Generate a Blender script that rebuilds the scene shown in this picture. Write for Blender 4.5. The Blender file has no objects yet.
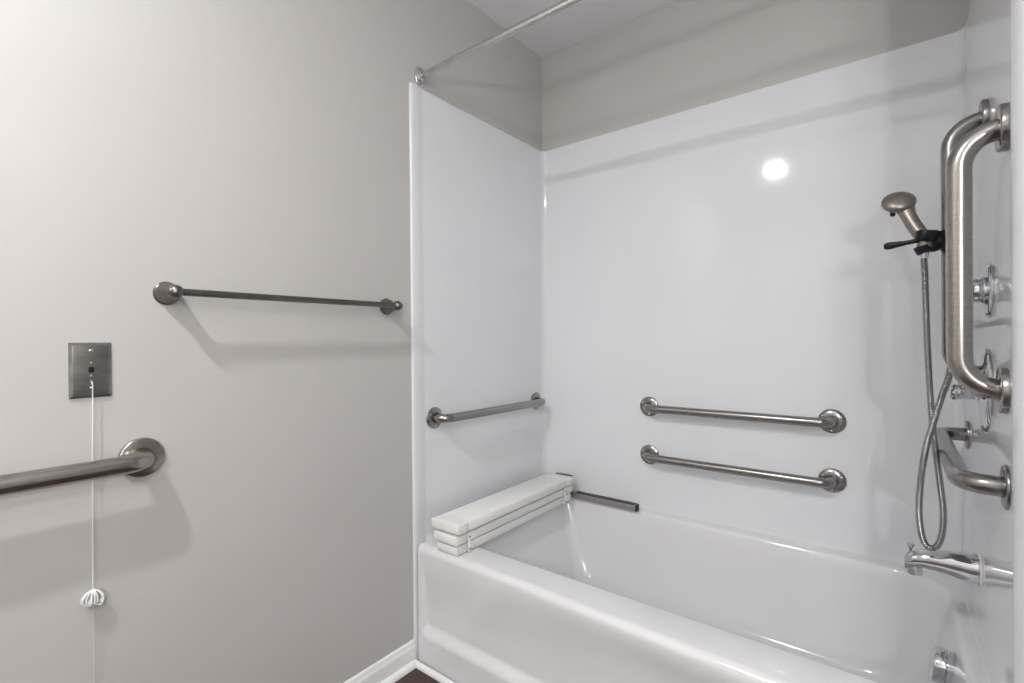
import bpy, bmesh, math, random
from mathutils import Vector, Matrix
random.seed(4)
C = bpy.context.scene.collection
L, W, H = 1.524, 0.831, 2.522          # tub alcove length and depth, ceiling height
SUR_TOP = 2.060                        # top of the white surround

# ------------------------------------------------------------------ materials
def newmat(name):
    m = bpy.data.materials.new(name); m.use_nodes = True
    nt = m.node_tree; b = nt.nodes['Principled BSDF']
    return m, nt, b

def noise_mix(nt, b, c1, c2, scale, detail=3, socket='Base Color', stretch=None):
    tc = nt.nodes.new('ShaderNodeTexCoord'); n = nt.nodes.new('ShaderNodeTexNoise')
    n.inputs['Scale'].default_value = scale; n.inputs['Detail'].default_value = detail
    src = tc.outputs['Object']
    if stretch:
        mp = nt.nodes.new('ShaderNodeMapping'); mp.inputs['Scale'].default_value = stretch
        nt.links.new(src, mp.inputs['Vector']); src = mp.outputs['Vector']
    nt.links.new(src, n.inputs['Vector'])
    r = nt.nodes.new('ShaderNodeValToRGB')
    r.color_ramp.elements[0].position = .3; r.color_ramp.elements[1].position = .7
    r.color_ramp.elements[0].color = (*c1, 1) if len(c1) == 3 else c1
    r.color_ramp.elements[1].color = (*c2, 1) if len(c2) == 3 else c2
    nt.links.new(n.outputs['Fac'], r.inputs['Fac']); nt.links.new(r.outputs['Color'], b.inputs[socket])
    return n

def bump(nt, b, scale, strength, dist=.001, stretch=None):
    tc = nt.nodes.new('ShaderNodeTexCoord'); n = nt.nodes.new('ShaderNodeTexNoise')
    n.inputs['Scale'].default_value = scale; n.inputs['Detail'].default_value = 3
    src = tc.outputs['Object']
    if stretch:
        mp = nt.nodes.new('ShaderNodeMapping'); mp.inputs['Scale'].default_value = stretch
        nt.links.new(src, mp.inputs['Vector']); src = mp.outputs['Vector']
    nt.links.new(src, n.inputs['Vector'])
    bp = nt.nodes.new('ShaderNodeBump'); bp.inputs['Strength'].default_value = strength; bp.inputs['Distance'].default_value = dist
    nt.links.new(n.outputs['Fac'], bp.inputs['Height']); nt.links.new(bp.outputs['Normal'], b.inputs['Normal'])

def simple(name, col, rough, metal=0, spec=None):
    m, nt, b = newmat(name)
    b.inputs['Base Color'].default_value = (*col, 1); b.inputs['Roughness'].default_value = rough
    b.inputs['Metallic'].default_value = metal
    if spec is not None: b.inputs['Specular IOR Level'].default_value = spec
    return m, nt, b

M = {}
m, nt, b = simple('greige_wall_paint', (.5, .48, .45), .55); noise_mix(nt, b, (.500, .484, .466), (.518, .502, .484), 2.2); bump(nt, b, 260, .12, .0006); M['paint'] = m
m, nt, b = simple('ceiling_paint', (.62, .65, .69), .8); noise_mix(nt, b, (.82, .83, .85), (.84, .85, .87), 3); bump(nt, b, 200, .15, .0008); M['ceil'] = m
m, nt, b = simple('white_gelcoat', (.78, .785, .80), .065); noise_mix(nt, b, (.742, .752, .778), (.768, .776, .798), 3.5, 4); bump(nt, b, 7, .08, .0012); M['gel'] = m
m, nt, b = simple('white_tub_gelcoat', (.76, .76, .765), .12); noise_mix(nt, b, (.715, .712, .722), (.74, .738, .746), 5, 4); bump(nt, b, 6, .08, .001); M['tub'] = m
m, nt, b = simple('white_trim_paint', (.80, .80, .80), .35); noise_mix(nt, b, (.78, .78, .785), (.82, .82, .82), 9); M['trim'] = m
m, nt, b = newmat('brushed_nickel'); b.inputs['Metallic'].default_value = 1
noise_mix(nt, b, (.27, .257, .245), (.345, .33, .318), 60, 2, stretch=(1, 1, 9)); b.inputs['Roughness'].default_value = .26; bump(nt, b, 300, .12, .0003, (1, 1, 6)); M['nickel'] = m
m, nt, b = newmat('bright_brushed_steel'); b.inputs['Metallic'].default_value = 1
noise_mix(nt, b, (.33, .31, .295), (.42, .40, .38), 40, 3, stretch=(1, 1, 10)); b.inputs['Roughness'].default_value = .22; bump(nt, b, 200, .12, .0003, (1, 1, 8)); M['steel'] = m
m, nt, b = newmat('dark_satin_nickel'); b.inputs['Metallic'].default_value = 1
noise_mix(nt, b, (.165, .155, .142), (.21, .197, .183), 30); b.inputs['Roughness'].default_value = .3; M['satin'] = m
m, nt, b = newmat('shower_nickel'); b.inputs['Metallic'].default_value = .85
noise_mix(nt, b, (.25, .225, .20), (.31, .28, .25), 30); b.inputs['Roughness'].default_value = .36; M['shower'] = m
m, nt, b = newmat('dull_steel_tube'); b.inputs['Metallic'].default_value = .8
noise_mix(nt, b, (.36, .345, .33), (.44, .42, .40), 40, 3, stretch=(8, 1, 1)); b.inputs['Roughness'].default_value = .42; M['arm'] = m
m, nt, b = newmat('polished_rod_metal'); b.inputs['Metallic'].default_value = 1
noise_mix(nt, b, (.52, .505, .49), (.62, .605, .59), 30, 3); b.inputs['Roughness'].default_value = .24; M['rod'] = m
m, nt, b = newmat('chrome'); b.inputs['Metallic'].default_value = 1
noise_mix(nt, b, (.60, .61, .63), (.66, .67, .69), 14); b.inputs['Roughness'].default_value = .07; M['chrome'] = m
m, nt, b = newmat('stainless_plate'); b.inputs['Metallic'].default_value = 1
noise_mix(nt, b, (.22, .215, .205), (.30, .29, .28), 18, 4, stretch=(1, 1, 3)); b.inputs['Roughness'].default_value = .34; M['plate'] = m
m, nt, b = simple('black_plastic', (.012, .012, .013), .32); noise_mix(nt, b, (.010, .010, .011), (.018, .018, .019), 20); b.inputs['Specular IOR Level'].default_value = .25; M['black'] = m
m, nt, b = simple('white_seat_plastic', (.80, .80, .78), .42); noise_mix(nt, b, (.77, .77, .75), (.83, .83, .81), 22, 5, stretch=(1, .2, 1)); bump(nt, b, 90, .15, .0006, (1, .15, 1)); M['slat'] = m
m, nt, b = simple('white_cord', (.80, .80, .79), .8); noise_mix(nt, b, (.76, .76, .75), (.84, .84, .83), 300); M['cord'] = m
m, nt, b = simple('thin_clear_cord', (.55, .54, .52), .5); noise_mix(nt, b, (.60, .59, .57), (.66, .65, .63), 300); M['line'] = m
m, nt, b = simple('white_caulk', (.78, .78, .76), .4); noise_mix(nt, b, (.72, .72, .70), (.82, .82, .81), 40); M['caulk'] = m
m, nt, b = newmat('corrugated_hose_metal'); b.inputs['Metallic'].default_value = 1
noise_mix(nt, b, (.28, .28, .28), (.36, .36, .36), 60); b.inputs['Roughness'].default_value = .22; M['hose'] = m
# dark wood floor, planks in the colour
m, nt, b = newmat('dark_wood_floor')
tc = nt.nodes.new('ShaderNodeTexCoord'); mp = nt.nodes.new('ShaderNodeMapping'); mp.inputs['Scale'].default_value = (1, 1, 1)
br = nt.nodes.new('ShaderNodeTexBrick'); br.inputs['Scale'].default_value = 1
br.inputs['Brick Width'].default_value = 1.2; br.inputs['Row Height'].default_value = .13; br.inputs['Mortar Size'].default_value = .0015
br.inputs['Color1'].default_value = (.052, .028, .024, 1); br.inputs['Color2'].default_value = (.075, .042, .034, 1); br.inputs['Mortar'].default_value = (.01, .008, .007, 1)
nz = nt.nodes.new('ShaderNodeTexNoise'); nz.inputs['Scale'].default_value = 14; nz.inputs['Detail'].default_value = 6
mp2 = nt.nodes.new('ShaderNodeMapping'); mp2.inputs['Scale'].default_value = (1, 14, 1)
mx = nt.nodes.new('ShaderNodeMixRGB'); mx.blend_type = 'OVERLAY'; mx.inputs['Fac'].default_value = .5
nt.links.new(tc.outputs['Object'], mp.inputs['Vector']); nt.links.new(mp.outputs['Vector'], br.inputs['Vector'])
nt.links.new(tc.outputs['Object'], mp2.inputs['Vector']); nt.links.new(mp2.outputs['Vector'], nz.inputs['Vector'])
nt.links.new(br.outputs['Color'], mx.inputs['Color1']); nt.links.new(nz.outputs['Fac'], mx.inputs['Color2'])
nt.links.new(mx.outputs['Color'], b.inputs['Base Color']); b.inputs['Roughness'].default_value = .4; M['floor'] = m
def emis(name, col, s):
    m, nt, b = simple(name, (.8, .8, .8), .4)
    b.inputs['Emission Color'].default_value = (*col, 1); b.inputs['Emission Strength'].default_value = s
    return m

# ------------------------------------------------------------------ mesh helpers
def link(name, bm, mat, parent=None, smooth=True, loc=None, autos=35):
    bmesh.ops.remove_doubles(bm, verts=bm.verts, dist=1e-6)
    bmesh.ops.recalc_face_normals(bm, faces=bm.faces)
    me = bpy.data.meshes.new(name)
    if smooth:
        ang = math.radians(autos)
        for f in bm.faces: f.smooth = True
        for e in bm.edges:
            if len(e.link_faces) == 2 and e.calc_face_angle(0) > ang: e.smooth = False
    bm.to_mesh(me); bm.free()
    me.materials.append(mat)
    o = bpy.data.objects.new(name, me); C.objects.link(o)
    if parent: o.parent = parent
    if loc is not None: o.location = loc
    return o

def box(bm, a, b_, bev=0, seg=2):
    a = Vector(a); b_ = Vector(b_)
    r = bmesh.ops.create_cube(bm, size=1)
    vs = r['verts']; c = (a + b_) / 2; s = b_ - a
    for v in vs: v.co = Vector((v.co.x * s.x + c.x, v.co.y * s.y + c.y, v.co.z * s.z + c.z))
    if bev:
        es = list({e for v in vs for e in v.link_edges})
        bmesh.ops.bevel(bm, geom=es, offset=bev, segments=seg, profile=.5, affect='EDGES')

def frame_of(d):
    d = d.normalized()
    up = Vector((0, 0, 1)) if abs(d.z) < .9 else Vector((1, 0, 0))
    x = up.cross(d).normalized(); return x, d.cross(x).normalized()

def tube(bm, pts, rad, n=20, cap=True):
    """sweep with parallel transport; rad is a number or a list"""
    pts = [Vector(p) for p in pts]
    rs = rad if isinstance(rad, (list, tuple)) else [rad] * len(pts)
    tans = []
    for i in range(len(pts)):
        a = pts[max(i - 1, 0)]; c = pts[min(i + 1, len(pts) - 1)]
        tans.append((c - a).normalized())
    x, y = frame_of(tans[0]); rings = []
    for i, p in enumerate(pts):
        if i:
            q = tans[i - 1].rotation_difference(tans[i]); x = q @ x; y = q @ y
        rings.append([bm.verts.new(p + (x * math.cos(2 * math.pi * k / n) + y * math.sin(2 * math.pi * k / n)) * rs[i]) for k in range(n)])
    for i in range(len(rings) - 1):
        for k in range(n):
            bm.faces.new((rings[i][k], rings[i][(k + 1) % n], rings[i + 1][(k + 1) % n], rings[i + 1][k]))
    if cap:
        bm.faces.new(rings[0][::-1]); bm.faces.new(rings[-1])

def fillet(pts, r, seg=10):
    pts = [Vector(p) for p in pts]; out = [pts[0]]
    for i in range(1, len(pts) - 1):
        a, p, c = pts[i - 1], pts[i], pts[i + 1]
        d1 = (a - p).normalized(); d2 = (c - p).normalized()
        ang = d1.angle(d2); t = min(r / math.tan(ang / 2), (a - p).length * .98, (c - p).length * .98)
        rr = t * math.tan(ang / 2)
        cen = p + (d1 + d2).normalized() * (rr / math.sin(ang / 2))
        s = p + d1 * t - cen; e = p + d2 * t - cen
        tot = s.angle(e)
        for k in range(seg + 1):
            q = Matrix.Rotation(tot * k / seg, 3, s.cross(e).normalized()); out.append(cen + q @ s)
    out.append(pts[-1]); return out

def densify(pts, step=.04):
    out = []
    for a, c in zip(pts, pts[1:]):
        n = max(1, int((c - a).length / step))
        for k in range(n): out.append(a.lerp(c, k / n))
    out.append(pts[-1]); return out

def lathe(bm, base, axis, prof, n=40, squash=None):
    """prof: list of (height along axis, radius)"""
    base = Vector(base); axis = Vector(axis).normalized(); x, y = frame_of(axis)
    rings = []
    for h, r in prof:
        if r <= 1e-6: rings.append([bm.verts.new(base + axis * h)])
        else:
            rings.append([bm.verts.new(base + axis * h + (x * math.cos(2 * math.pi * k / n) * (squash[0] if squash else 1) + y * math.sin(2 * math.pi * k / n) * (squash[1] if squash else 1)) * r) for k in range(n)])
    for a, c in zip(rings, rings[1:]):
        for k in range(n):
            k2 = (k + 1) % n
            if len(a) == 1 and len(c) == 1: continue
            if len(a) == 1: bm.faces.new((a[0], c[k], c[k2]))
            elif len(c) == 1: bm.faces.new((a[k], a[k2], c[0]))
            else: bm.faces.new((a[k], a[k2], c[k2], c[k]))

def catmull(pts, n=10):
    P = [Vector(p) for p in pts]; P = [2 * P[0] - P[1]] + P + [2 * P[-1] - P[-2]]; out = []
    for i in range(1, len(P) - 2):
        for k in range(n):
            t = k / n
            out.append(.5 * ((2 * P[i]) + (-P[i - 1] + P[i + 1]) * t + (2 * P[i - 1] - 5 * P[i] + 4 * P[i + 1] - P[i + 2]) * t * t + (-P[i - 1] + 3 * P[i] - 3 * P[i + 1] + P[i + 2]) * t ** 3))
    out.append(P[-2]); return out

def thing(name, label, cat, loc=(0, 0, 0), group=None):
    o = bpy.data.objects.new(name, None); C.objects.link(o); o.location = loc; o.empty_display_size = .05
    o['label'] = label; o['category'] = cat
    if group: o['group'] = group
    return o

def child(name, bm, mat, parent, autos=35, label=None):
    """bm is in world coordinates; the part is shifted into its parent's space"""
    off = Vector((0, 0, 0)); p = parent
    while p: off += p.location; p = p.parent
    for v in bm.verts: v.co -= off
    o = link(name, bm, mat, parent, autos=autos)
    if label: o['label'] = label
    return o

def struct(name, bm, mat, **k):
    o = link(name, bm, mat, **k); o['kind'] = 'structure'; return o

# ------------------------------------------------------------------ room shell
YR, XR = -2.75, 2.15
def slab(name, a, b_, mat):
    bm = bmesh.new(); box(bm, a, b_); return struct(name, bm, mat, smooth=False)
slab('floor', (-.1, YR - .1, -.05), (XR + .1, W + .12, 0), M['floor'])
slab('ceiling', (-.1, YR - .1, H), (XR + .1, W + .12, H + .1), M['ceil'])
slab('wall_left', (-.1, YR, 0), (0, W, H), M['paint'])
slab('wall_back', (-.1, W, 0), (XR + .1, W + .1, H), M['paint'])
slab('wall_right', (XR, YR, 0), (XR + .1, W, H), M['paint'])
slab('wall_front', (-.1, YR - .1, 0), (XR + .1, YR, H), M['paint'])
slab('wall_end', (L + .014, -.012, 0), (L + .125, W, H), M['paint'])

# baseboard with a moulded top and a shoe strip, along the left wall up to the tub unit
def extrude_profile(bm, prof, to3d, s0, s1):
    A = [bm.verts.new(to3d(u, v, s0)) for u, v in prof]; B = [bm.verts.new(to3d(u, v, s1)) for u, v in prof]
    for i in range(len(prof)):
        j = (i + 1) % len(prof); bm.faces.new((A[i], A[j], B[j], B[i]))
    bm.faces.new(A[::-1]); bm.faces.new(B)
bbp = [(0, 0), (.012, 0), (.012, .062), (.0115, .065), (.009, .068), (.008, .073), (.0068, .079), (.004, .083), (.002, .0845), (0, .085)]
bm = bmesh.new(); extrude_profile(bm, bbp, lambda u, v, s: (u, s, v), YR, -.0045); struct('baseboard_left', bm, M['trim'])
shoe = [(0, 0)] + [(.016 * math.cos(t), .019 * math.sin(t)) for t in [math.pi / 2 * k / 8 for k in range(9)]]
bm = bmesh.new(); extrude_profile(bm, shoe, lambda u, v, s: (.012 + u, s, v), YR, -.012); struct('trim_1', bm, M['trim'])
bm = bmesh.new(); extrude_profile(bm, [(0, 0)] + [(.014 * math.cos(t), .016 * math.sin(t)) for t in [math.pi / 2 * k / 8 for k in range(9)]],
    lambda u, v, s: (s, -.0045 - u, v), .0005, L + .01); struct('trim_2', bm, M['trim'])

# ------------------------------------------------------------------ tub surround: one moulded U of three panels
def wall_x(z):                       # the plumbing panel leans in a little towards the tub
    t = min(max((1.35 - z) / .93, 0), 1); return L + .001 - .014 * t
sur = thing('tub_surround', 'glossy white moulded surround panels lining three sides of the bathtub alcove', 'tub surround', (0, W, .4))
def panel_section(z):
    """plan line of the visible face, from left front to right front, with rounded inner corners"""
    xr = wall_x(z); R = .028; xl = .005; yb = W - .005
    pts = [Vector((xl, .052, z))]
    pts += [Vector((xl, .052 + (yb - R - .052) * k / 12, z)) for k in range(1, 13)]
    pts += [Vector((xl + R - R * math.cos(t), yb - R + R * math.sin(t), z)) for t in [math.pi / 2 * k / 8 for k in range(1, 9)]]
    n1 = len(pts) - 4
    pts += [Vector((xl + R + (xr - xl - 2 * R) * k / 24, yb, z)) for k in range(1, 25)]
    n2 = len(pts) + 4
    pts += [Vector((xr - R + R * math.sin(t), yb - R + R * math.cos(t), z)) for t in [math.pi / 2 * k / 8 for k in range(1, 9)]]
    pts += [Vector((xr, yb - R - (yb - R - .01) * k / 12, z)) for k in range(1, 13)]
    return pts, n1, n2
zs = [.405, .412, .419, .426, .435] + [.435 + (SUR_TOP - .435) * k / 30 for k in range(1, 31)]
def cove(z):                         # small outward sweep where the panel meets the tub deck
    t = max(0, (.437 - z) / .032); return .016 * t * t
secs = []
for z in zs:
    pts, n1, n2 = panel_section(z); c = cove(z)
    if c:
        cx, cy = L / 2, .3
        q = []
        for p in pts:
            dx = c if p.x < .1 else (-c if p.x > L - .1 else 0); dy = -c if p.y > W - .05 else 0
            q.append(Vector((p.x + dx, p.y + dy, p.z)))
        pts = q
    secs.append(pts)
def sheet(i0, i1, back):
    bm = bmesh.new(); rows = []
    for s in secs: rows.append([bm.verts.new(p) for p in s[i0:i1 + 1]])
    # top lip turned back to the wall
    top = secs[-1][i0:i1 + 1]
    rows.append([bm.verts.new(Vector((min(max(p.x + back(p)[0] * .6, .0006), L + .013), min(p.y + back(p)[1] * .6, W - .0006), SUR_TOP + .002))) for p in top])
    rows.append([bm.verts.new(Vector((min(max(p.x + back(p)[0], .0004), L + .013), min(p.y + back(p)[1], W - .0004), SUR_TOP + .002))) for p in top])
    for a, c in zip(rows, rows[1:]):
        for k in range(len(a) - 1): bm.faces.new((a[k], a[k + 1], c[k + 1], c[k]))
    return bm
def back(p): return (-.006 if p.x < .04 else (.012 if p.x > L - .04 else 0), .006 if p.y > W - .04 else 0)
_, n1, n2 = panel_section(1)
N = len(secs[0])
child('side_panel', sheet(0, n1, back), M['gel'], sur, autos=60)
child('back_panel', sheet(n1, n2, back), M['gel'], sur, autos=60)
child('side_panel', sheet(n2, N - 1, back), M['gel'], sur, autos=60)
def flange(prof, z0, z1):
    bm = bmesh.new(); A = [bm.verts.new((x, y, z0)) for x, y in prof]; B = [bm.verts.new((x, y, z1)) for x, y in prof]
    for i in range(len(prof)):
        j = (i + 1) % len(prof); bm.faces.new((A[i], A[j], B[j], B[i]))
    bm.faces.new(A[::-1]); bm.faces.new(B); return bm
fl = [(.0003, -.004), (.004, -.004), (.007, -.002), (.0085, .003), (.009, .012), (.0088, .026), (.0078, .036), (.0062, .044), (.0053, .054), (.0003, .054)]
child('edge_flange', flange(fl, .0, SUR_TOP + .003), M['gel'], sur, autos=50)
fr = [(L + .0137, .008)] + [(L + .0137 - .0263 * math.cos(t), -.004 - .050 * math.sin(t)) for t in [math.pi / 2 * (1 - k / 12) for k in range(13)]] + [(L - .0120, .002), (L - .0095, .006), (L - .0050, .008)]
child('edge_flange', flange(fr, .0, SUR_TOP + .003), M['gel'], sur, autos=50)

# ------------------------------------------------------------------ bathtub
tubt = thing('bathtub', 'white alcove bathtub with a recessed apron and rounded rim below the surround', 'bathtub', (L / 2, W / 2, 0))
def ss(t): t = min(max(t, 0), 1); return t * t * (3 - 2 * t)
bm = bmesh.new()
X0, X1 = .0127, L - .013; ZR = .420
NX = 120; xs = [X0 + (X1 - X0) * k / NX for k in range(NX + 1)]
xs = sorted(set([X0 + .0015 * k for k in range(1, 30)] + [X1 - .0015 * k for k in range(1, 30)] + xs))
zl = [0.0] + [.08 + .0025 * k for k in range(0, 32)] + [.165 + .02 * k for k in range(0, 10)] + [.362 + .0025 * k for k in range(0, 14)]
def bow(x): return -.016 * math.sin(math.pi * min(max((x - .2) / 1.9, 0), 1)) ** 2
rows = []
for x in xs:
    col = []
    for z in zl:
        up = ss((z - .098) / .045) * ss((.400 - z) / .21)
        side = ss((x - X0 - .010) / .022) * ss((X1 - .010 - x) / .022)
        col.append((x, .008 + bow(x) * ss((z - .3) / .1) + .020 * up * side, z))
    yo = .008 + bow(x)
    for k in range(1, 9):
        t = math.pi / 2 * k / 8; col.append((x, yo + .022 - .022 * math.cos(t), .398 + .022 * math.sin(t)))
    col.append((x, .045, ZR))
    rows.append([bm.verts.new(c) for c in col])
for a, c in zip(rows, rows[1:]):
    for k in range(len(a) - 1): bm.faces.new((a[k], a[k + 1], c[k + 1], c[k]))
child('apron', bm, M['tub'], tubt, autos=50)
# deck and basin by nested rings
bm = bmesh.new()
DX0, DX1, DY0, DY1 = .002, L - .004, .045, W - .003
cx, cy = .80, .46
NA = 288
angs = [2 * math.pi * k / NA for k in range(NA)]
for qx, qy in ((DX0, DY0), (DX1, DY0), (DX0, DY1), (DX1, DY1)): angs.append(math.atan2(qy - cy, qx - cx) % (2 * math.pi))
angs = sorted(set(angs))
def rect_pt(a, x0, x1, y0, y1):
    d = (math.cos(a), math.sin(a)); ts = []
    if d[0] > 1e-9: ts.append((x1 - cx) / d[0])
    if d[0] < -1e-9: ts.append((x0 - cx) / d[0])
    if d[1] > 1e-9: ts.append((y1 - cy) / d[1])
    if d[1] < -1e-9: ts.append((y0 - cy) / d[1])
    t = min(ts); return cx + d[0] * t, cy + d[1] * t
def rrect_pt(a, x0, x1, y0, y1, rl, rr):
    """ray to a rounded rectangle, radius rl at the left corners and rr at the right ones"""
    d = Vector((math.cos(a), math.sin(a))); o = Vector((cx, cy))
    px, py = rect_pt(a, x0, x1, y0, y1)
    r = rl if px < cx else rr
    ccx = x0 + r if px < cx else x1 - r; ccy = y0 + r if py < cy else y1 - r
    if (px < ccx if px < cx else px > ccx) and (py < ccy if py < cy else py > ccy):
        oc = o - Vector((ccx, ccy)); b2 = oc.dot(d); c2 = oc.dot(oc) - r * r; disc = b2 * b2 - c2
        if disc > 0:
            t = -b2 + math.sqrt(disc); q = o + d * t
            return q.x, q.y
    return px, py
#        x0    x1     y0    y1   rl   rr    z
rings_def = [('r', DX0, DX1, DY0, DY1, 0, 0, ZR),
 ('c', .118, 1.490, .116, .808, .045, .15, ZR + .001), ('c', .126, 1.483, .124, .801, .045, .145, ZR - .001),
 ('c', .132, 1.478, .131, .796, .045, .142, ZR - .006), ('c', .137, 1.475, .136, .792, .045, .14, ZR - .015),
 ('c', .143, 1.471, .140, .788, .047, .138, ZR - .035), ('c', .175, 1.452, .150, .779, .05, .13, .30),
 ('c', .215, 1.430, .160, .768, .055, .125, .20), ('c', .242, 1.412, .170, .758, .06, .12, .13),
 ('c', .262, 1.396, .182, .746, .06, .115, .095), ('c', .295, 1.370, .205, .722, .07, .11, .072), ('c', .38, 1.29, .26, .66, .08, .10, .064),
 ('c', .70, .95, .40, .52, .05, .05, .060)]
rings = []
for d in rings_def:
    ring = []
    for a in angs:
        if d[0] == 'r': x, y = rect_pt(a, *d[1:5]); z = d[7] + .010 * ss((y - (W - .035)) / .03)
        else: x, y = rrect_pt(a, *d[1:7]); z = d[7]
        ring.append(bm.verts.new((x, y, z)))
    rings.append(ring)
n = len(angs)
for a, c in zip(rings, rings[1:]):
    for k in range(n): bm.faces.new((a[k], a[(k + 1) % n], c[(k + 1) % n], c[k]))
bm.faces.new(rings[-1])
child('basin', bm, M['tub'], tubt, autos=60)
# chrome overflow cover on the drain end of the basin
ov = Vector((1.455, .42, .343)); oax = Vector((-1, 0, .10)).normalized()
bm = bmesh.new(); lathe(bm, ov, oax, [(-.010, 0), (-.010, .040), (.004, .041), (.006, .039), (.008, .042), (.026, .042), (.029, .040), (.030, .036), (.0302, 0)])
child('overflow_cover', bm, M['chrome'], tubt)
bm = bmesh.new(); lathe(bm, (1.20, .45, .0655), (0, 0, 1), [(-.004, 0), (-.004, .036), (.001, .036), (.003, .032), (.002, .022), (.007, .020), (.0085, .016), (.009, 0)])
child('drain_stopper', bm, M['chrome'], tubt)

# ------------------------------------------------------------------ grab bars
def flange_screws(parent, c, nrm, R, h, k0=.5):
    x, y = frame_of(nrm)
    for k in range(3):
        a = k0 + 2 * math.pi * k / 3; p = c + (x * math.cos(a) + y * math.sin(a)) * R
        bm = bmesh.new(); lathe(bm, p + nrm * h, nrm, [(0, .0042), (.0012, .004), (.002, .0028), (.0022, 0)], 12)
        child('screw', bm, M['chrome'], parent)
def grab_bar(label, P0, P1, nrm, so, r, R, mat, bend=.04, thick=.010, screws=False, group=None):
    P0 = Vector(P0); P1 = Vector(P1); nrm = Vector(nrm).normalized()
    t = thing('grab_bar', label, 'grab bar', (P0 + P1) / 2, group)
    path = densify(fillet([P0 + nrm * .002, P0 + nrm * so, P1 + nrm * so, P1 + nrm * .002], bend, 12))
    bm = bmesh.new(); tube(bm, path, r, 28); child('bar', bm, mat, t)
    for P in (P0, P1):
        bm = bmesh.new()
        if screws: pr = [(.0004, 0), (.0004, R), (.003, R), (.005, R - .002), (.0085, R - .010), (thick, R - .017), (thick, r + .003), (thick - .003, r + .001), (thick - .003, 0)]
        else: pr = [(.0004, 0), (.0004, R), (thick - .003, R), (thick - .001, R - .0012), (thick, R - .003), (thick, r + .003), (thick - .002, r + .0005), (thick - .002, 0)]
        lathe(bm, P, nrm, pr, 48); f = child('flange', bm, mat, t)
        if screws: flange_screws(f, P, nrm, R - .010, .0078)
    return t
yb = W - .0052
grab_bar('upper of the two horizontal brushed grab bars on the long white back panel', (.540, yb, .862), (1.187, yb, .862), (0, -1, 0), .058, .016, .041, M['nickel'], screws=True, group='grab bars on the back panel')
grab_bar('lower of the two horizontal brushed grab bars on the long white back panel', (.540, yb, .660), (1.187, yb, .660), (0, -1, 0), .058, .016, .041, M['nickel'], screws=True, group='grab bars on the back panel')
grab_bar('horizontal grab bar on the narrow white panel above the folded bath seat', (.0052, .099, .860), (.0052, .752, .857), (1, 0, 0), .056, .016, .040, M['nickel'], screws=True)
grab_bar('thick grab bar on the greige wall below the steel switch plate', (0, -1.62, .886), (0, -.800, .886), (1, 0, 0), .060, .0195, .0445, M['steel'], bend=.045, thick=.009)
grab_bar('tall vertical grab bar at front edge of the faucet wall, nearest the camera', (L + .001, .112, 1.531), (L + .001, .112, 1.046), (-1, 0, 0), .069, .0195, .043, M['steel'], bend=.062, thick=.016, group='vertical grab bars on the faucet wall')
grab_bar('second vertical grab bar carrying the black shower holder, behind the nearest one', (L + .001, .385, 1.642), (L + .001, .385, 1.060), (-1, 0, 0), .063, .0175, .042, M['nickel'], bend=.056, thick=.012, group='vertical grab bars on the faucet wall')
grab_bar('horizontal grab bar on the faucet wall between control valve and tub spout', (wall_x(.872), .092, .872), (wall_x(.872), .700, .872), (-1, 0, 0), .062, .0185, .040, M['nickel'], bend=.045, thick=.006)

# ------------------------------------------------------------------ towel bar
tb = thing('towel_bar', 'slim dark nickel towel bar with round posts on the greige wall', 'towel bar', (0, -.43, 1.263))
zt = 1.263; TX = .062
for y, end in ((-.748, -1), (-.112, 1)):
    bm = bmesh.new()
    lathe(bm, (0, y, zt), (1, 0, 0), [(.0004, 0), (.0004, .0275), (.004, .0275), (.0055, .0262), (.007, .0245), (.012, .0235), (.022, .0205), (.032, .0165), (.042, .0135), (.048, .0130), (.053, .0145), (.059, .0158), (.066, .0155), (.072, .0125), (.0765, .007), (.078, 0)], 40)
    p = child('post', bm, M['satin'], tb)
    bm = bmesh.new()
    lathe(bm, (TX, y - end * .010, zt), (0, end, 0), [(0, .0125), (.006, .0125), (.009, .0085), (.011, .0075), (.013, .0085), (.016, .0105), (.020, .0112), (.024, .0095), (.027, .005), (.028, 0)], 28)
    child('finial', bm, M['satin'], p)
bm = bmesh.new(); tube(bm, densify([Vector((TX, -.745, zt)), Vector((TX, -.115, zt))], .1), .0085, 24)
child('rod', bm, M['satin'], tb)

# ------------------------------------------------------------------ curtain rod
cr = thing('curtain_rod', 'straight metal shower curtain rod spanning the alcove below the ceiling', 'curtain rod', (0, .046, 2.103))
bm = bmesh.new(); tube(bm, densify([Vector((.012, .046, 2.103)), Vector((.42, .046, 2.103))], .1), .0118, 24); child('inner_tube', bm, M['rod'], cr)
bm = bmesh.new(); tube(bm, densify([Vector((.40, .046, 2.103)), Vector((L - .004, .046, 2.103))], .1), .0138, 24); child('outer_tube', bm, M['rod'], cr)
for x, s in ((.0004, 1), (L + .0136, -1)):
    c = Vector((x, .046, 2.103)); bm = bmesh.new()
    lathe(bm, c, (s, 0, 0), [(0, 0), (0, .030), (.004, .030), (.007, .027), (.009, .020), (.012, .018), (.022, .0165), (.022, 0)], 36, squash=(.82, 1.2))
    f = child('flange', bm, M['chrome'], cr)
    for dz in (.026, -.026):
        bm = bmesh.new(); lathe(bm, c + Vector((s * .0045, 0, dz)), (s, 0, 0), [(0, .006), (.002, .006), (.0035, .004), (.004, 0)], 14); child('screw', bm, M['satin'], f)

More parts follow.
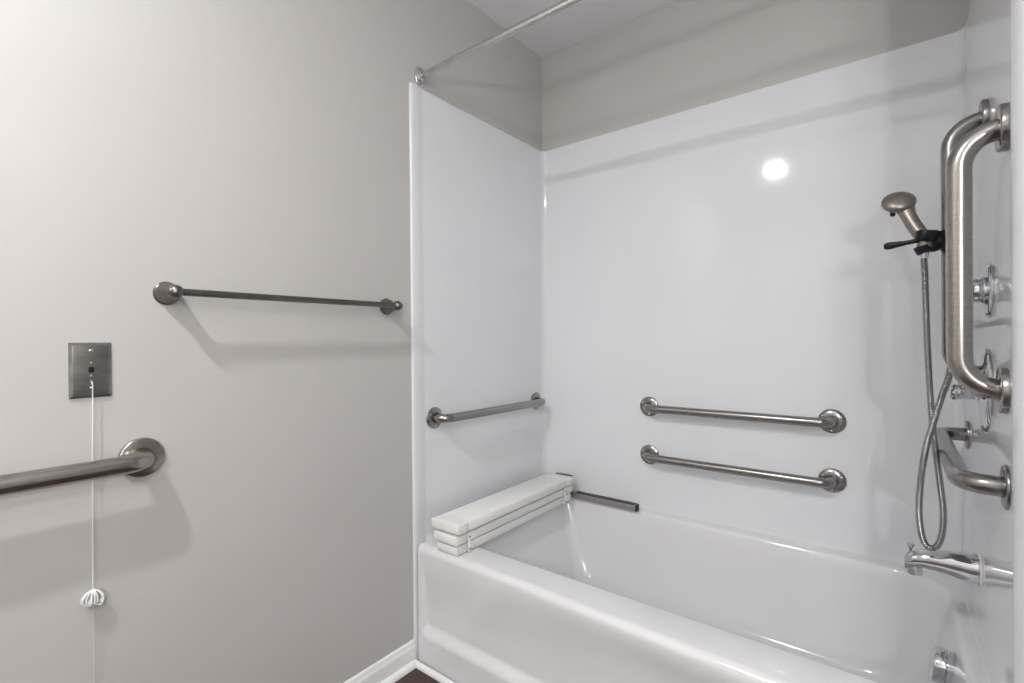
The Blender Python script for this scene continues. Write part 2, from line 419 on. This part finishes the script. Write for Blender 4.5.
# ------------------------------------------------------------------ emergency call switch and pull cord
sw = thing('pull_cord_switch', 'stainless wall plate with black slide switch above the greige-wall grab bar', 'switch plate', (0, -.8885, 1.09))
bm = bmesh.new()
yc, zc = -.8885, 1.0895; hw, hh = .0355, .0585
lo = [(hw, hh, 0.0002), (hw, hh, .0025), (hw - .005, hh - .005, .0062), (hw - .006, hh - .006, .0065)]
rr = [[bm.verts.new((d, yc + sy * w, zc + sz * h)) for sy, sz in ((-1, -1), (1, -1), (1, 1), (-1, 1))] for w, h, d in lo]
for a, c in zip(rr, rr[1:]):
    for k in range(4): bm.faces.new((a[k], a[(k + 1) % 4], c[(k + 1) % 4], c[k]))
bm.faces.new(rr[0][::-1]); bm.faces.new(rr[-1])
child('plate', bm, M['plate'], sw, autos=20)
for dz, r in ((.0415, .0034), (-.0375, .0030)):
    bm = bmesh.new(); lathe(bm, (.0064, yc, zc + dz), (1, 0, 0), [(0, r), (.001, r), (.0018, r * .6), (.002, 0)], 14); child('screw', bm, M['chrome'], sw)
for dz in (.0145, -.0125, -.0235):
    bm = bmesh.new(); lathe(bm, (.0064, yc, zc + dz), (1, 0, 0), [(0, .0026), (.0009, .0024), (.0012, 0)], 12); child('rivet', bm, M['chrome'], sw)
bm = bmesh.new(); box(bm, (.006, yc - .0044, zc - .0050), (.0085, yc + .0044, zc + .0070), .0006); child('slide_switch', bm, M['black'], sw)
bm = bmesh.new(); tube(bm, catmull([(.0072, yc, 1.064), (.012, yc + .0006, 1.060), (.0135, yc + .0006, 1.045), (.014, yc - .001, .9), (.0145, yc - .002, .75), (.015, yc - .0025, .622)], 12), .0010, 8)
child('pull_cord', bm, M['cord'], sw)
bm = bmesh.new(); tube(bm, catmull([(.015, yc - .0025, .60), (.014, yc - .002, .45), (.012, yc - .003, .30), (.010, yc - .002, .12)], 8), .0008, 8)
child('cord_tail', bm, M['line'], sw)
bm = bmesh.new()
top = Vector((.016, yc - .0025, .625))
for k in range(20):
    a = 2 * math.pi * k / 20 + random.random() * .3; w = .0150 + .005 * random.random(); h = .025 + .012 * random.random()
    e = Vector((math.cos(a) * .55, math.sin(a), 0))
    if top.x + e.x * w < .004: e.x = -.6
    tube(bm, catmull([top, top + e * w * .6 + Vector((0, 0, -h * .18)), top + e * w * 1.05 + Vector((0, 0, -h * .62)), top + e * w * .8 + Vector((0, 0, -h)), top + e * w * .3 + Vector((0, 0, -h * .8)), top + Vector((0, 0, -.006))], 5), .0015, 6)
lathe(bm, top + Vector((0, 0, -.008)), (0, 0, 1), [(0, 0), (.001, .0035), (.005, .004), (.008, .0022), (.009, 0)], 12)
child('tassel', bm, M['cord'], sw)

# ------------------------------------------------------------------ folded bath seat lying on the rim
st = thing('bath_seat', 'folded white slatted bath seat lying on the left end of the tub rim', 'bath seat', (.16, .4, .42))
SP = [(.100, .198, .016, .752, .4225, .4525), (.094, .204, .008, .756, .4590, .4890), (.080, .212, .010, .757, .4970, .5285)]
def slat(x0, x1, y0, y1, z0, z1):
    bm = bmesh.new(); g = .003
    ya, yb2 = y0 + .052, y1 - .062
    box(bm, (x0, y0, z0), (x1, ya, z1), .0035, 2)
    box(bm, (x0, ya + g, z0), (x1, yb2 - g, z1), .0035, 2)
    box(bm, (x0, yb2, z0), (x1, y1, z1), .0035, 2)
    box(bm, (x0 + .007, ya - .010, z0 + .002), (x1 - .007, ya + g + .010, z1 + .0003))
    box(bm, (x0 + .007, yb2 - g - .010, z0 + .002), (x1 - .007, yb2 + .010, z1 + .0003))
    return bm
for s in SP: child('slat', slat(*s), M['slat'], st)
for y in (SP[0][2] + .054, SP[0][3] - .064):
    bm = bmesh.new(); box(bm, (.2045, y - .006, .4235), (.2085, y + .006, .492), .0015, 2); k = child('hinge_link', bm, M['slat'], st)
    for z in (.434, .476):
        bm = bmesh.new(); lathe(bm, (.2083, y, z), (1, 0, 0), [(0, .0035), (.001, .0033), (.0015, 0)], 12); child('rivet', bm, M['satin'], k)
    for i in (0, 1):      # spacers between the slats
        bm = bmesh.new(); box(bm, (.13, y - .008, SP[i][5] - .001), (.19, y + .008, SP[i + 1][4] + .001)); child('spacer', bm, M['black'], st)
bm = bmesh.new(); box(bm, (.118, .7585, .430), (.190, .762, .5325), .0008); box(bm, (.118, .746, .5290), (.206, .762, .5325), .001)
child('end_bracket', bm, M['satin'], st)
bm = bmesh.new()      # square steel arm resting along the back deck
A0, A1, yy0, yy1, zz0, zz1 = .150, .497, .772, .798, .4245, .4515
box(bm, (A0, yy0, zz0), (A1, yy1, zz1), .003, 2); arm = child('support_arm', bm, M['arm'], st)
bm = bmesh.new(); box(bm, (A1 - .001, yy0 - .0006, zz0 - .0006), (A1 + .006, yy1 + .0006, zz1 + .0006), .002, 2); child('end_cap', bm, M['black'], arm)
bm = bmesh.new(); box(bm, (A0 + .06, yy0 - .0012, zz1 - .0015), (A1 - .004, yy1, zz1 + .0015), .0006, 1); child('edge_strip', bm, M['black'], arm)

# ------------------------------------------------------------------ hand shower, holder and hose
sh = thing('hand_shower', 'brushed nickel hand shower held by a black holder on the vertical bar', 'hand shower', (1.403, .375, 1.38))
n_ = Vector((-.08, .74, -.66)).normalized()           # direction the spray face looks
hc = Vector((1.366, .395, 1.481))
bm = bmesh.new(); lathe(bm, hc - n_ * .012, n_, [(-.007, 0), (-.0065, .010), (-.004, .020), (.000, .029), (.004, .0335), (.008, .0350), (.015, .0347), (.018, .033), (.0185, .031), (.0175, .029), (.0175, 0)], 48)
hd = child('spray_head', bm, M['shower'], sh)
bm = bmesh.new(); lathe(bm, hc - n_ * .012, n_, [(.0170, .0288), (.0205, .0285), (.0215, .027), (.022, 0)], 40)
fc = child('spray_face', bm, M['black'], hd)
for q, ln in (((.026, .004, -.016), .016), ((-.012, -.004, -.024), .010)):
    bm = bmesh.new(); lathe(bm, hc + Vector(q), Vector((.1, -.5, -.8)), [(0, 0), (0, .0058), (ln - .002, .0058), (ln, .004), (ln, 0)], 16); child('spray_selector', bm, M['black'], hd)
hb = Vector((1.414, .372, 1.358))
pth = catmull([hc + Vector((-.004, .0, .006)), hc + Vector((.012, -.003, -.020)), hc.lerp(hb, .5) + Vector((.003, 0, .004)), hb + Vector((0, 0, .02)), hb], 8)
nn = len(pth); rs = [.0185 - .003 * ss(i / (nn * .45)) for i in range(nn)]
bm = bmesh.new(); tube(bm, pth, rs, 28); child('handle', bm, M['shower'], sh)
bm = bmesh.new(); lathe(bm, hb + Vector((0, 0, -.022)), (0, 0, 1), [(0, 0), (0, .008), (.010, .009), (.022, .0095), (.022, 0)], 20); child('hose_nut', bm, M['chrome'], sh)
# ribbed hose: hangs in a loop then climbs behind the vertical bars to the wall outlet
hp = [(1.413, .372, 1.334), (1.415, .372, 1.29), (1.416, .372, 1.234), (1.419, .372, 1.115), (1.424, .372, .997), (1.430, .370, .903), (1.439, .366, .81), (1.445, .360, .735),
      (1.441, .354, .680), (1.428, .350, .652), (1.411, .346, .660), (1.402, .342, .709), (1.402, .338, .78), (1.412, .332, .878), (1.427, .326, .95), (1.441, .320, 1.01), (1.453, .318, 1.055),
      (1.461, .345, 1.10), (1.466, .42, 1.155), (1.472, .54, 1.185), (1.478, .66, 1.182), (1.488, .735, 1.180), (1.500, .745, 1.180)]
cl = catmull(hp, 60); rs = []; s = 0
for i, p in enumerate(cl):
    if i: s += (p - cl[i - 1]).length
    rs.append(.0066 + .0009 * math.sin(2 * math.pi * s / .0055))
bm = bmesh.new(); tube(bm, cl, rs, 14); hz = child('hose', bm, M['hose'], sh, autos=80)
bm = bmesh.new(); lathe(bm, (wall_x(1.18), .745, 1.180), (-1, 0, 0), [(0.0003, 0), (.0003, .026), (.004, .026), (.007, .020), (.010, .013), (.028, .012), (.028, 0)], 28)
child('wall_outlet', bm, M['chrome'], sh)
# black holder clamped on the second vertical bar, with a locking lever
hol = thing('shower_holder', 'black plastic shower holder clamped to the second vertical grab bar', 'shower holder', (1.455, .357, 1.372))
bx, by, bz = L + .001 - .063, .385, 1.375
bm = bmesh.new(); lathe(bm, (bx, by, bz - .021), (0, 0, 1), [(0, .0176), (0, .0235), (.002, .0245), (.040, .0245), (.042, .0235), (.042, .0176)], 32); child('clamp', bm, M['black'], hol)
bm = bmesh.new(); lathe(bm, (bx - .018, by + .004, bz), Vector((-1, .10, -.06)), [(-.014, 0), (-.014, .0215), (.004, .022), (.012, .0245), (.022, .0240), (.032, .020), (.038, .012), (.038, 0)], 24, squash=(1, 1)); child('swivel_neck', bm, M['black'], hol)
bm = bmesh.new(); lathe(bm, hb + Vector((.001, .0, -.012)), Vector((-.25, 0, 1)), [(0, 0), (0, .0150), (.012, .0175), (.018, .0180), (.018, .0150), (.004, .012), (.004, 0)], 24); child('cradle', bm, M['black'], hol)
cdir = (pth[-6] - pth[-1]).normalized()
bm = bmesh.new(); lathe(bm, hb + cdir * .016, cdir, [(0, .0145), (0, .0200), (.003, .0215), (.022, .0220), (.026, .0205), (.026, .0160)], 28); child('collar', bm, M['black'], hol)
bm = bmesh.new(); tube(bm, catmull([(bx - .028, by - .018, bz + .006), (bx - .060, by - .022, bz + .002), (bx - .092, by - .016, bz - .001), (bx - .124, by - .008, bz - .003)], 8), [.006, .0055, .0055, .0055, .0055, .0055, .0055, .0055, .0055, .0055, .0055, .0055, .0055, .0055, .0055, .006, .0065, .007, .0075, .008, .0085, .009, .009, .0085, .007], 16)
child('locking_lever', bm, M['black'], hol)

# ------------------------------------------------------------------ valves and spout
dv = thing('diverter_valve', 'small round chrome control with a cylindrical knob, upper on the faucet wall', 'shower control', (L, .335, 1.246))
x0 = wall_x(1.248)
bm = bmesh.new(); lathe(bm, (x0, .335, 1.246), (-1, 0, 0), [(.0003, 0), (.0003, .059), (.003, .059), (.006, .056), (.008, .048), (.0085, .038), (.011, .034), (.011, 0)], 56); child('escutcheon', bm, M['chrome'], dv)
bm = bmesh.new(); lathe(bm, (x0, .335, 1.248), (-1, 0, 0), [(.009, 0), (.009, .030), (.014, .030), (.016, .0265), (.052, .0265), (.055, .0245), (.056, .020), (.056, 0)], 36); kn = child('knob', bm, M['chrome'], dv)
mv = thing('mixing_valve', 'large round chrome valve plate with lever below the smaller control', 'shower valve', (L, .345, 1.028))
x0 = wall_x(1.028); VY = .365; VZ = 1.024
bm = bmesh.new(); lathe(bm, (x0, VY, VZ), (-1, 0, 0), [(.0003, 0), (.0003, .096), (.003, .096), (.007, .092), (.010, .078), (.011, .060), (.012, .034), (.014, .030), (.014, 0)], 64); child('escutcheon', bm, M['chrome'], mv)
bm = bmesh.new(); lathe(bm, (x0, VY, 1.018), (-1, 0, 0), [(.011, 0), (.011, .022), (.016, .021), (.020, .0155), (.044, .0145), (.048, .0165), (.054, .018), (.060, .0165), (.063, .011), (.064, 0)], 36); vh = child('valve_handle', bm, M['chrome'], mv)
bm = bmesh.new(); tube(bm, catmull([(x0 - .040, VY, 1.022), (x0 - .042, VY - .012, 1.040), (x0 - .040, VY - .026, 1.056), (x0 - .036, VY - .040, 1.066)], 8), [.008 - .002 * k / 24 for k in range(25)], 16); child('lever', bm, M['chrome'], vh)

sp = thing('tub_spout', 'chrome tub spout with a diverter pull over the drain end of the tub', 'tub spout', (L, .412, .60))
xw = wall_x(.60); SY = .412
secs_s = [(0.0003, .600, .032, .034), (.006, .600, .032, .034), (.020, .600, .031, .032), (.050, .6015, .029, .028), (.080, .602, .0265, .0245), (.105, .600, .0245, .0215), (.122, .596, .023, .020), (.133, .590, .021, .019), (.139, .583, .017, .016), (.141, .578, .009, .010)]
bm = bmesh.new(); R_ = []
for d, z, ry, rz in secs_s:
    R_.append([bm.verts.new((xw - d, SY + ry * math.copysign(abs(math.cos(t)) ** .8, math.cos(t)), z + rz * math.copysign(abs(math.sin(t)) ** .8, math.sin(t)))) for t in [2 * math.pi * k / 36 for k in range(36)]])
for a, c in zip(R_, R_[1:]):
    for k in range(36): bm.faces.new((a[k], a[(k + 1) % 36], c[(k + 1) % 36], c[k]))
bm.faces.new(R_[0][::-1]); bm.faces.new(R_[-1])
spb = child('spout_body', bm, M['chrome'], sp)
bm = bmesh.new(); lathe(bm, (xw - .121, SY, .592), (0, 0, -1), [(0, 0), (0, .0155), (.031, .0165), (.033, .0155), (.033, .0125), (.024, .012), (.024, 0)], 28); child('outlet', bm, M['chrome'], sp)
bm = bmesh.new(); lathe(bm, (xw - .128, SY, .606), (0, 0, 1), [(0, 0), (0, .0038), (.014, .0035), (.018, .0065), (.024, .0085), (.026, .008), (.027, .005), (.027, 0)], 20); child('diverter_pull', bm, M['chrome'], sp)
bm = bmesh.new(); lathe(bm, (xw, SY, .600), (-1, 0, 0), [(.0002, .0305), (.0002, .0365), (.003, .0365), (.0045, .034)], 40); child('caulk_ring', bm, M['caulk'], sp)

# ------------------------------------------------------------------ light fixtures (behind the camera)
def lamp(name, loc, r, W_, col):
    l = bpy.data.lights.new(name, 'POINT'); l.energy = W_; l.shadow_soft_size = r; l.color = col
    o = bpy.data.objects.new(name, l); C.objects.link(o); o.location = loc; return o
cl_ = bpy.data.lights.new('ceiling_downlight', 'AREA'); cl_.shape = 'DISK'; cl_.size = .08; cl_.energy = 32
clo = bpy.data.objects.new('ceiling_downlight', cl_); C.objects.link(clo); clo.location = (.594, -1.65, H - .012)
for k in range(3): lamp('vanity_bulb', (2.07 - .05 * k, -1.50 - .20 * k, 2.08), .045, 10.0, (1, .998, .992))
lamp('tripod_flash', (1.90, -1.95, 1.44), .05, 35.0, (1, 1, 1))

w = bpy.data.worlds.new('world'); bpy.context.scene.world = w; w.use_nodes = True
w.node_tree.nodes['Background'].inputs[0].default_value = (.7, .75, .8, 1); w.node_tree.nodes['Background'].inputs[1].default_value = .3

# ------------------------------------------------------------------ camera
cam = bpy.data.cameras.new('camera'); co = bpy.data.objects.new('camera', cam); C.objects.link(co)
cam.sensor_width = 36; cam.lens = 492.3474 / 1024 * 36; cam.clip_start = .02
yaw, pit, rol = (math.radians(v) for v in (37.9275, .1838, .4475))
fw = Vector((-math.sin(yaw) * math.cos(pit), math.cos(yaw) * math.cos(pit), -math.sin(pit)))
r = Vector((math.cos(yaw), math.sin(yaw), 0)); u = r.cross(fw)
r2 = math.cos(rol) * r - math.sin(rol) * u; u2 = math.cos(rol) * u + math.sin(rol) * r
co.matrix_world = Matrix(((r2.x, u2.x, -fw.x, 1.359), (r2.y, u2.y, -fw.y, -1.1644), (r2.z, u2.z, -fw.z, 1.1469), (0, 0, 0, 1)))
sc = bpy.context.scene; sc.camera = co
sc.view_settings.view_transform = 'Standard'; sc.view_settings.look = 'None'
sc.view_settings.gamma = 1; sc.view_settings.use_curve_mapping = False; sc.view_settings.exposure = -0.13
